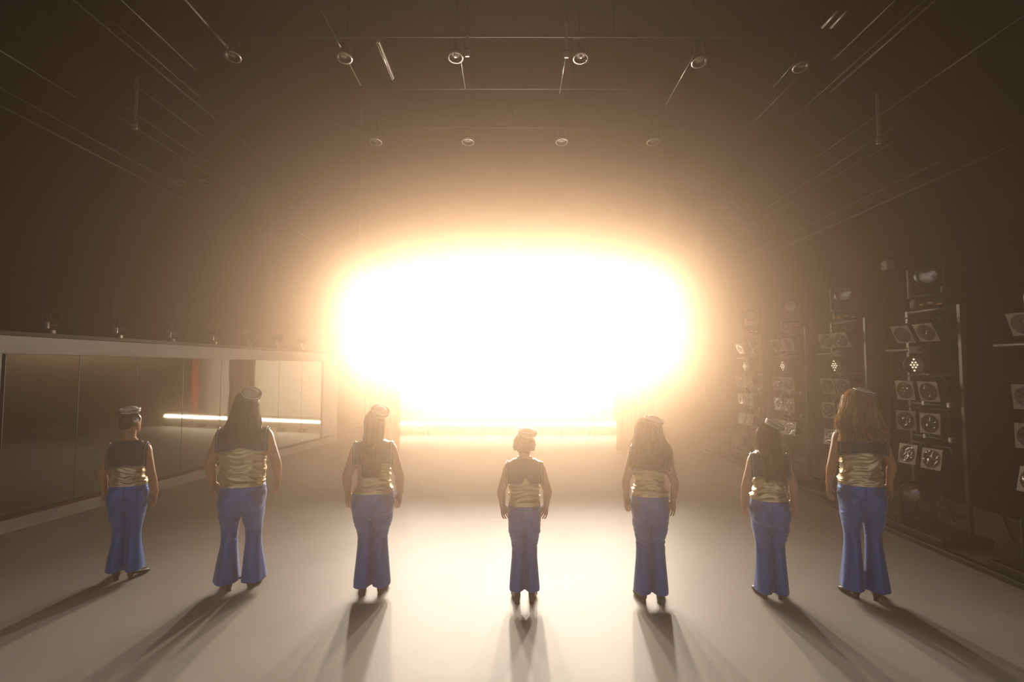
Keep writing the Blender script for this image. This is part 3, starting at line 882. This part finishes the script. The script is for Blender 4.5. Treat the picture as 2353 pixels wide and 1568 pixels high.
def build_collar(P, form, root):
    """sailor collar draped over the shoulders: cast on to the torso form, then hung"""
    bm_v = [Vector(v) for v in form.v]
    bvh = BVHTree.FromPolygons(bm_v, form.f)
    W = P.colw
    nu, n1, n2 = 44, 20, 16
    za = P.sh - 0.10
    cols = []
    off = 0.012
    for i in range(nu + 1):
        u = -1 + 2 * i / nu
        x = u * W
        pts = []
        ax = abs(x)
        ph0 = 60 + (118 - 60) * (1 - smoothstep(0.05, 0.13, ax))
        last = None
        xc = max(-P.shw * 0.93, min(P.shw * 0.93, x))
        for j in range(n1 + 1):
            ph = R(ph0 + (180 - ph0) * j / n1)
            dv = Vector((0, math.cos(ph), math.sin(ph)))
            o = Vector((xc, -0.01, za)) + dv * 0.6
            hit = bvh.ray_cast(o, -dv)
            if hit[0] is not None and (hit[0] - Vector((xc, -0.01, za))).dot(dv) > 0.01: p = hit[0] + dv * off
            else: p = (last.copy() if last else Vector((xc, -0.01, za)) + dv * 0.08)
            p.x = x
            p.z = min(p.z, P.sh + 0.034 - 0.10 * max(0, ax - 0.05))
            pts.append(p); last = p
        zb = P.col - P.cskew * u
        zb += P.notch * math.exp(-((u - P.notchu) / P.notchw) ** 2)
        ymin = pts[-1].y
        z_top = pts[-1].z
        for j in range(1, n2 + 1):
            z = z_top + (zb - z_top) * j / n2
            hit = bvh.ray_cast(Vector((xc, -1.0, z)), Vector((0, 1, 0)))
            y = (hit[0].y - off) if hit[0] is not None and hit[0].y < 0.06 else ymin
            ymin = min(y, ymin + 0.006)
            pts.append(Vector((x, ymin - 0.004 * math.sin(u * 9 + P.seed) * j / n2, z)))
        cols.append(pts)
    A = np.array([[tuple(p) for p in c] for c in cols])
    for it in range(6):
        B = A.copy()
        B[1:-1, 1:-1] = 0.5 * A[1:-1, 1:-1] + 0.125 * (A[:-2, 1:-1] + A[2:, 1:-1] + A[1:-1, :-2] + A[1:-1, 2:])
        B[1:-1, -1, 1] = 0.5 * A[1:-1, -1, 1] + 0.25 * (A[:-2, -1, 1] + A[2:, -1, 1])
        A = B
    nr = n1 + n2 + 1
    vs = [Vector(p) for c in A for p in c]
    fs = [(i * nr + j, (i + 1) * nr + j, (i + 1) * nr + j + 1, i * nr + j + 1) for i in range(nu) for j in range(nr - 1)]
    me = MB().add(vs, fs).mesh('collar', True)
    o = link('collar', me, M_collar, root)
    sm = o.modifiers.new('thick', 'SOLIDIFY'); sm.thickness = 0.006; sm.offset = 1
    o['label'] = 'dark blue sequined sailor collar'
    # piping inset from the side and bottom edges, with a back offset
    def at(fi, fj):
        i = min(nu - 1e-4, max(0, fi)); j = min(nr - 1 - 1e-4, max(0, fj))
        a, b = int(i), int(j); u, v = i - a, j - b
        p = (A[a, b] * (1 - u) + A[a + 1, b] * u) * (1 - v) + (A[a, b + 1] * (1 - u) + A[a + 1, b + 1] * u) * v
        n_ = Vector((0, -1, 0.0)) if b > n1 else Vector((0, math.cos(R(90 + 90 * b / n1)), math.sin(R(90 + 90 * b / n1))))
        return Vector(p) + n_ * 0.009
    for name, path in (('piping', [at(1.8, q) for q in range(4, nr - 1)] + [at(1.8, nr - 2.2)]),
                       ('piping', [at(nu - 1.8, q) for q in range(4, nr - 1)] + [at(nu - 1.8, nr - 2.2)]),
                       ('piping', [at(q, nr - 2.2) for q in np.linspace(1.8, nu - 1.8, 40)])):
        MB().tube(path, 0.0032, 6).build(name, M_piping, o, smooth=True)
    return o

def build_hat(P, root, hm):
    k = P.hats
    b = MB().lathe([(0.050 * k, 0.0), (0.072 * k, 0.0), (0.080 * k, 0.008), (0.087 * k, 0.045), (0.085 * k, 0.049), (0.079 * k, 0.047), (0.072 * k, 0.012), (0.060 * k, 0.010)], 32)
    base = P.hat - P.hatrise - 0.012
    m = hm @ Matrix.Translation((P.hatx, P.haty, base + P.hatz)) @ Matrix.Rotation(R(P.hattilt), 4, 'Y') @ Matrix.Rotation(R(P.hatpitch), 4, 'X')
    h = b.build('hat', M_hat, root, smooth=True); h.matrix_basis = m
    c = MB().lathe([(0.066 * k, 0.008), (0.068 * k, 0.030), (0.062 * k, 0.048), (0.045 * k, 0.062), (0.02 * k, 0.068), (0.001, 0.069)], 28).build('crown', M_hat, h, smooth=True)
    for z0, r0 in ((0.014, 0.0812), (0.028, 0.0840)):
        MB().lathe([(r0 * k + 0.0004, z0), (r0 * k + 0.0022, z0 + 0.0008), (r0 * k + 0.0034, z0 + 0.0062), (r0 * k + 0.0012, z0 + 0.007)], 32).build('stripe', M_hstripe, h, smooth=True)

def hair_mat(name, colr):
    return mat(name, colr, 0.34, 0.0, var=0.35, scale=30, stretch=(1, 1, 0.15), spec=0.6, transl=0.5)

def strand_path(P, S, th, a0, lay, rng, npt=15):
    """one lock: over the skull, then hanging"""
    top = P.hat - P.hatrise; k = P.hh / 0.22
    rx, ry, rz = 0.0785 * k + lay, 0.097 * k + lay, 0.115 * k + lay
    C = Vector((0, -0.006 * k, top - 0.108 * k))
    pts = []
    a_end = R(S.get('aend', 92))
    nh = 5 if a0 < a_end else 1
    for i in range(nh):
        a = a0 + (a_end - a0) * i / max(1, nh - 1)
        pts.append(C + Vector((rx * math.sin(a) * math.sin(th), -ry * math.sin(a) * math.cos(th), rz * math.cos(a))))
    p0 = pts[-1]
    zb = S['zb'] + rng.uniform(-1, 1) * S.get('lenj', 0.03)
    edge = abs(th) / R(120)
    zb += S.get('side', 0.0) * edge
    wb = S['w'] ; cx = S.get('cx', 0.0)
    xb = cx + math.sin(th) / 1.0 * wb + rng.gauss(0, 0.012)
    ph = rng.uniform(0, 6.28); fq = S.get('wf', 20); am = S.get('wave', 0.0)
    for i in range(1, npt + 1):
        s = i / npt
        z = p0.z + (zb - p0.z) * s
        e = 1 - (1 - s) ** S.get('xe', 1.6)
        x = p0.x + (xb - p0.x) * e
        yb = -(torso_back(P, min(z, P.sh + 0.03), x) + 0.030 + lay * 1.3 + S.get('yo', 0)) if z < P.sh + 0.10 else None
        yh = p0.y * (1 - 0.35 * s) if p0.y < 0 else p0.y * (1 - 1.6 * s)
        if z < P.sh + 0.10:
            bl = smoothstep(P.sh + 0.10, P.sh - 0.02, z)
            y = min(yh, yb) * bl + yh * (1 - bl)
        else: y = yh
        fl = min(1, s * 2)
        pts.append(Vector((x + am * fl * math.sin(z * fq + ph), y + 0.6 * am * fl * math.cos(z * fq * 1.1 + ph), z)))
    return pts

def build_hair(P, root, hm):
    S = P.hair
    rng = random.Random(P.seed * 17 + 3)
    mb = MB()
    top = P.hat - P.hatrise; k = P.hh / 0.22
    # cap on the skull
    C = Vector((0, -0.006 * k, top - 0.108 * k))
    rx, ry, rz = 0.0815 * k, 0.100 * k, 0.118 * k
    aend = R(S.get('cap', 105))
    vs = []; n = 40; m_ = 14
    for j in range(m_ + 1):
        for i in range(n + 1):
            th = R(-128) + R(256) * i / n
            a = 0.01 + aend * j / m_ * (1 - S.get('line', 0.28) * (abs(th) / R(128)) ** 2)
            bump_ = 1 + S.get('capn', 0.02) * noise.noise(Vector((th * 5, a * 6, P.seed)))
            vs.append(hm @ (C + Vector((rx * math.sin(a) * math.sin(th), -ry * math.sin(a) * math.cos(th), rz * math.cos(a))) * 1.0 + Vector((math.sin(a) * math.sin(th), -math.sin(a) * math.cos(th), math.cos(a))) * (bump_ - 1) * 0.1))
    # front half of the crown
    fs = [(j * (n + 1) + i, j * (n + 1) + i + 1, (j + 1) * (n + 1) + i + 1, (j + 1) * (n + 1) + i) for j in range(m_) for i in range(n)]
    mb.add(vs, fs)
    vs = []
    for j in range(8):
        for i in range(25):
            th = R(120) + R(120) * i / 24
            a = 0.01 + R(52) * j / 7
            vs.append(hm @ (C + Vector((rx * 1.0 * math.sin(a) * math.sin(th), -ry * 1.0 * math.sin(a) * math.cos(th), rz * math.cos(a)))))
    mb.add(vs, [(j * 25 + i, j * 25 + i + 1, (j + 1) * 25 + i + 1, (j + 1) * 25 + i) for j in range(7) for i in range(24)])
    if S['kind'] == 'long':
        # inner curtain
        n, lay = 30, 0.006
        S2 = dict(S); S2['lenj'] = 0; S2['wave'] = 0
        class Z:
            uniform = staticmethod(lambda a, b: 0.0); gauss = staticmethod(lambda a, b: 0.0)
        S2['zb'] = S['zb'] + 0.02
        rows = [strand_path(P, S2, R(-118) + R(236) * i / n, R(60), lay, Z) for i in range(n + 1)]
        w = len(rows[0])
        mb.add([hm @ p for r in rows for p in r], [(i * w + j, (i + 1) * w + j, (i + 1) * w + j + 1, i * w + j + 1) for i in range(n) for j in range(w - 1)])
        N = S.get('n', 900)
        for q in range(N):
            th = R(rng.uniform(-122, 122)); a0 = R(rng.uniform(3, 88))
            pts = strand_path(P, S, th, a0, rng.uniform(0.006, 0.012 + S.get('vol', 0.012)), rng)
            r = rng.uniform(0.0022, 0.0045)
            rad = [r * (0.5 + min(1, i / 3) * 0.5) * (1 - 0.75 * (i / (len(pts) - 1)) ** 3) for i in range(len(pts))]
            mb.tube([hm @ p for p in pts], rad, 4, cap=False)
        for q in range(S.get('fly', 60)):
            th = R(rng.uniform(-122, 122))
            pts = strand_path(P, S, th, R(rng.uniform(20, 85)), rng.uniform(0.012, 0.016 + S.get('vol', 0.012) * 1.3), rng)
            mb.tube([hm @ p for p in pts], [0.0009] * len(pts), 3, cap=False)
    elif S['kind'] == 'curly':
        for q in range(S.get('n', 700)):
            th = R(rng.uniform(-130, 130)); a = R(rng.uniform(0, 110) * (1 - 0.25 * (abs(th) / R(130)) ** 2))
            d = Vector((rx * math.sin(a) * math.sin(th), -ry * math.sin(a) * math.cos(th), rz * math.cos(a)))
            p = C + d
            nrm = d.normalized(); ph = rng.uniform(0, 6.28)
            t1 = nrm.orthogonal().normalized(); t2 = nrm.cross(t1)
            L = rng.uniform(0.015, 0.032)
            pts = [p + nrm * (L * i / 7) + (t1 * math.cos(ph + i * 1.3) + t2 * math.sin(ph + i * 1.3)) * 0.008 + Vector((0, 0, -0.010 * (i / 7) ** 2)) for i in range(8)]
            mb.tube([hm @ x for x in pts], [0.003] * 7 + [0.001], 4, cap=False)
    elif S['kind'] == 'updo':
        for q in range(420):
            th = R(rng.uniform(-125, 125)); a0 = R(124 * (1 - 0.45 * (abs(th) / R(128)) ** 2))
            pts = []
            for i in range(9):
                a = a0 * (1 - i / 8) + R(28) * i / 8
                d = Vector(((rx + .002) * math.sin(a) * math.sin(th * (1 - 0.3 * i / 8)), -(ry + .002) * math.sin(a) * math.cos(th * (1 - 0.3 * i / 8)), (rz + .002) * math.cos(a)))
                pts.append(hm @ (C + d))
            mb.tube(pts, [0.0018] + [0.0028] * 7 + [0.001], 4, cap=False)
        # flat rolled bun under the hat, to the left
        for q in range(60):
            a = rng.uniform(0, 6.28); rr = 0.012
            base = C + Vector((-0.052, -0.052, rz * 0.78))
            pts = [base + Vector((0.052 * math.cos(a + i * 0.5), 0.040 * math.sin(a + i * 0.5), rng.uniform(-0.012, 0.012))) for i in range(8)]
            mb.tube([hm @ p for p in pts], [0.007] * 8, 5)
    o = mb.build('hair', hair_mat(S['m'], S['c']), root, smooth=True)
    o['label'] = S['label']
    return o

def performer(P, label):
    root = empty('person', (P.x, P.y, 0), (0, 0, R(P.yaw)))
    tag(root, label, 'person', 'row of seven performers seen from behind')
    hm = head_matrix(P)
    # ---- body, one continuous surface
    mb = MB()
    hr = head_rings(P)
    mb.rings([[hm @ p for p in r] for r in hr])
    k = P.hh / 0.22; top = P.hat - P.hatrise
    for s in (-1, 1):
        mt = Matrix.Rotation(R(-s * 18), 4, 'Z')
        b = MB().ball((0, 0, 0), (0.011 * k, 0.018 * k, 0.030 * k), 14, 10, mt)
        mb.add([hm @ (Vector(p) + Vector((s * 0.076 * k, 0.002, top - 0.57 * P.hh))) for p in b.v], b.f)
    nb = P.sh + 0.0
    chin = top - P.hh
    nk = [(0, -0.012, nb - 0.03, .075, .055, .065), (0, -0.012, nb + 0.035, .056 * P.th ** .5, .050, .054), (0, -0.008, (nb + chin) / 2 + 0.03, .050 * P.th ** .5, .050, .050), (0, 0.0, chin + 0.07, .052 * P.th ** .5, .05, .052)]
    mb.rings([ell(q[0], q[1], q[2], q[3], q[4], q[5], 24, 2) for q in crom(nk, 10)])
    tr = [ell(0, q[4], q[0], max(0.03, q[1] - 0.010), max(0.03, q[2] - 0.010), max(0.03, q[3] - 0.010), 40, 2.35) for q in crom(torso_keys(P), 24)]
    mb.rings(tr)
    for s in (-1, 1):
        add_arm(mb, P, s)
        lg = [(s * P.hw * 0.42, 0, P.waist - 0.02, P.hw * 0.36), (s * P.hw * 0.45, 0, P.crotch, P.hw * 0.33), (s * P.kw * 0.5, 0, P.knee, 0.042), (s * P.footx, 0, 0.22, 0.036), (s * P.footx, -0.005, 0.10, 0.030), (s * P.footx, -0.01, 0.07, 0.027)]
        pp = crom(lg, 20)
        mb.tube([q[:3] for q in pp], [q[3] for q in pp], 14)
        mb.tube([(s * P.footx, -0.02, 0.075), (s * (P.footx + 0.01), 0.05, 0.055), (s * (P.footx + 0.025), 0.13, 0.03)], [0.024, 0.026, 0.02], 12)
    me = fuse(mb, 0.0044, 2, 0.30, 'body')
    link('body', me, P.skin, root)
    for s in (-1, 1):
        e = MB().ball((0, 0, 0), 0.0115 * k, 12, 8)
        o = MB().add([hm @ (Vector(p) + Vector((s * 0.032 * k, 0.0715 * k, top - 0.50 * P.hh))) for p in e.v], e.f).build('eye', M_eye, root, smooth=True)
    # ---- clothes
    topm, formb = build_top(P)
    topm.build('top', M_gold, root, smooth=True)['label'] = 'pale gold sleeveless satin top'
    link('trousers', build_trousers(P), M_trous, root)['label'] = 'blue satin flared trousers'
    form = formb
    for s in (-1, 1):
        S, E, W, T = arm_points(P, s)
        form.ball(S + Vector((0, 0, -0.005)), (0.062 * P.th, 0.058 * P.th, 0.055 * P.th), 20, 12)
        form.tube([S, S.lerp(E, 0.8)], [0.054 * P.th, 0.045 * P.th], 16)
    build_collar(P, form, root)
    for s in (-1, 1): shoe_parts(P, s, root)
    build_hair(P, root, hm)
    build_hat(P, root, hm)
    return root

def skin(name, c): return mat(name, c, 0.40, 0.0, var=0.06, scale=8, bump=0.03, bscale=200, spec=0.4)
SK1 = skin('skin_light', (0.56, 0.32, 0.21)); SK2 = skin('skin_tan', (0.50, 0.27, 0.16)); SK3 = skin('skin_pale', (0.60, 0.36, 0.25))
BASE = dict(head_yaw=0, head_tilt=0, hatrise=0.045, hatz=0.0, haty=-0.035, hatpitch=14, hats=1.0, th=1.0, curl=0.35, gap=0.003, hgap=0.002,
            stepy=0.0, toe=12, footx=0.075, notch=0.02, notchu=0.0, notchw=0.35, cskew=0.0, wskew=0.0, hh=0.215, skin=SK1)
def F(**k):
    d = dict(BASE); d.update(k); return Fig(**d)

def arms(shw, hw, tip, th=1.0, **k):
    d = dict(ex=shw + 0.020, wx=max(hw + 0.045, shw + 0.0), tx=max(hw + 0.035, shw - 0.012), tip=tip); d.update(k); return d

people = []
people.append((F(seed=1, x=-3.79, y=5.13, yaw=13, hat=1.67, sh=1.315, col=1.085, waist=0.945, crotch=0.70, knee=0.45, hem=0.085, shw=0.188, ww=0.132, hw=0.170, kw=0.122, hemw=0.160,
    depth=0.100, colw=0.175, head_yaw=-26, hatx=0.012, hattilt=0, haty=-0.02, hatpitch=4, cskew=-0.012, wskew=0.15, curl=0.30,
    armL=arms(0.188, 0.165, 0.70), armR=arms(0.188, 0.175, 0.65, ey=-0.02, wy=0.05), footx=0.070, toe=22, skin=SK2, hh=0.215,
    hair=dict(kind='updo', cap=124, line=0.45, m='hair_black_brown', c=(0.045, 0.028, 0.018), label='dark hair pinned up under the hat')),
    'slim performer with pinned-up dark hair turning their face right, leftmost of the row'))
people.append((F(seed=2, x=-2.54, y=4.90, yaw=14, hat=1.85, sh=1.475, col=1.275, waist=0.995, crotch=0.735, knee=0.50, hem=0.085, shw=0.250, ww=0.195, hw=0.205, kw=0.172, hemw=0.225,
    depth=0.135, colw=0.225, hatx=0.045, hattilt=16, haty=-0.05, hatpitch=32, hats=1.05, gap=0.035, hgap=0.004, th=1.30, notch=0.045, notchu=0.05, notchw=0.45, cskew=0.0, hh=0.235, head_tilt=3,
    armL=arms(0.250, 0.205, 0.84, ex=0.275, wx=0.262, tx=0.245), armR=arms(0.250, 0.205, 0.83, ex=0.285, wx=0.300, tx=0.285, ey=-0.02, wy=0.03), curl=0.55, footx=0.095, toe=16, skin=SK2,
    hair=dict(kind='long', m='hair_dark_brown', c=(0.060, 0.033, 0.020), zb=1.40, w=0.145, xe=1.2, lenj=0.05, wave=0.004, vol=0.016, side=0.03, n=950, label='long dark brown hair falling loose over the collar'))
    , 'tall broad performer with long loose dark hair, second from the left'))
people.append((F(seed=3, x=-1.28, y=4.80, yaw=7, hat=1.69, sh=1.365, col=1.17, waist=0.955, crotch=0.72, knee=0.51, hem=0.085, shw=0.205, ww=0.150, hw=0.192, kw=0.135, hemw=0.168,
    depth=0.120, colw=0.180, hatx=0.048, hattilt=18, haty=-0.04, hatpitch=24, th=1.18, notch=0.03, notchw=0.6, hh=0.205,
    armL=arms(0.205, 0.19, 0.76, ex=0.232, wx=0.232, tx=0.215), armR=arms(0.205, 0.19, 0.745, ex=0.236, wx=0.240, tx=0.215), footx=0.078, toe=10, skin=SK3,
    hair=dict(kind='long', m='hair_light_brown', c=(0.25, 0.15, 0.075), zb=1.125, w=0.062, cx=-0.005, xe=1.0, lenj=0.06, wave=0.002, vol=0.008, n=850, label='long straight light brown hair to below the collar'))
    , 'performer with straight hair reaching below the collar, third from the left'))
people.append((F(seed=4, x=0.11, y=4.63, yaw=0, hat=1.51, sh=1.225, col=1.035, waist=0.885, crotch=0.665, knee=0.465, hem=0.115, shw=0.180, ww=0.132, hw=0.149, kw=0.112, hemw=0.136,
    depth=0.098, colw=0.166, hatx=0.025, hattilt=6, haty=-0.01, hatpitch=6, notch=0.065, notchu=0.06, notchw=0.16, hh=0.205,
    armL=arms(0.180, 0.149, 0.705, ex=0.205, wx=0.195, tx=0.165), armR=arms(0.180, 0.149, 0.705, ex=0.205, wx=0.195, tx=0.165), footx=0.066, toe=6, skin=SK3,
    hair=dict(kind='curly', cap=104, line=0.34, m='hair_curly_brown', c=(0.13, 0.075, 0.04), n=800, label='short curly brown hair'))
    , 'shortest performer with short curly hair standing in the middle of the row'))
people.append((F(seed=5, x=1.23, y=4.64, yaw=-6, hat=1.62, sh=1.325, col=1.155, waist=0.965, crotch=0.71, knee=0.50, hem=0.085, shw=0.188, ww=0.132, hw=0.165, kw=0.124, hemw=0.152,
    depth=0.105, colw=0.165, hatx=0.032, hattilt=16, haty=-0.03, hatpitch=8, notch=0.012, notchw=0.8, hh=0.205,
    armL=arms(0.188, 0.165, 0.76, ex=0.212, wx=0.205, tx=0.185), armR=arms(0.188, 0.165, 0.73, ex=0.212, wx=0.205, tx=0.185), footx=0.074, toe=12, skin=SK3,
    hair=dict(kind='long', m='hair_wavy_brown', c=(0.27, 0.155, 0.075), zb=1.22, w=0.165, xe=1.5, lenj=0.06, wave=0.014, wf=36, vol=0.036, side=0.02, fly=160, n=1050, label='long thick wavy brown hair covering the collar'))
    , 'performer with thick wavy hair covering the collar, third from the right'))
people.append((F(seed=6, x=2.335, y=4.72, yaw=-9, hat=1.575, sh=1.28, col=1.07, waist=0.905, crotch=0.655, knee=0.445, hem=0.055, shw=0.175, ww=0.128, hw=0.165, kw=0.122, hemw=0.142,
    depth=0.105, colw=0.165, hatx=0.045, hattilt=28, haty=-0.02, hatpitch=4, notch=0.015, notchw=0.6, hh=0.205, wskew=-0.12,
    armL=arms(0.175, 0.165, 0.71, ex=0.205, wx=0.215, tx=0.20), armR=arms(0.175, 0.165, 0.73), footx=0.070, toe=10, skin=SK3,
    hair=dict(kind='long', m='hair_chestnut', c=(0.24, 0.10, 0.042), zb=1.10, w=0.085, cx=0.020, xe=1.0, lenj=0.06, wave=0.003, vol=0.012, fly=50, n=950, label='long straight chestnut hair hanging to the waist'))
    , 'performer with long chestnut hair hanging to the waist, second from the right'))
people.append((F(seed=7, x=3.16, y=4.70, yaw=-14, hat=1.865, sh=1.49, col=1.275, waist=1.045, crotch=0.775, knee=0.555, hem=0.085, shw=0.215, ww=0.160, hw=0.188, kw=0.150, hemw=0.192,
    depth=0.120, colw=0.200, hatx=0.035, hattilt=14, haty=-0.02, hatpitch=4, notch=0.03, notchu=0.0, notchw=0.5, hh=0.225, wskew=-0.2, gap=0.02,
    armL=arms(0.215, 0.188, 0.83, ex=0.242, wx=0.255, tx=0.245), armR=arms(0.215, 0.188, 0.86), footx=0.085, toe=20, skin=SK2, th=1.05, curl=0.7,
    hair=dict(kind='long', aend=88, m='hair_blonde', c=(0.74, 0.54, 0.31), zb=1.47, w=0.185, xe=1.3, lenj=0.07, wave=0.016, wf=34, vol=0.042, side=-0.01, fly=140, n=1050, label='fluffy blonde shoulder-length hair'))
    , 'tall performer with fluffy blonde shoulder-length hair, rightmost of the row'))
for P, lab in people:
    performer(P, lab)

# ------------------------------------------------------------------ haze filling the hall
hm = bpy.data.materials.new('stage_haze')
hm.use_nodes = True
nt = hm.node_tree
nt.nodes.remove(nt.nodes['Principled BSDF'])
vs = nt.nodes.new('ShaderNodeVolumeScatter')
vs.inputs['Color'].default_value = HAZE_COLOR
vs.inputs['Density'].default_value = HAZE_DENSITY
vs.inputs['Anisotropy'].default_value = HAZE_ANISO
va = nt.nodes.new('ShaderNodeVolumeAbsorption')
va.inputs['Color'].default_value = HAZE_COLOR
va.inputs['Density'].default_value = HAZE_DENSITY
ad = nt.nodes.new('ShaderNodeAddShader')
nt.links.new(vs.outputs['Volume'], ad.inputs[0])
nt.links.new(va.outputs['Volume'], ad.inputs[1])
nt.links.new(ad.outputs['Shader'], nt.nodes['Material Output'].inputs['Volume'])
hz = MB().box((0, 0, 0), (XR - XL + 1.0, YB - YF + 1.0, ZC + 1.0)).build('haze', hm, loc=((XR + XL) / 2, (YB + YF) / 2, ZC / 2))
tag(hz, 'warm stage haze hanging through the whole hall', 'haze', kind='stuff')
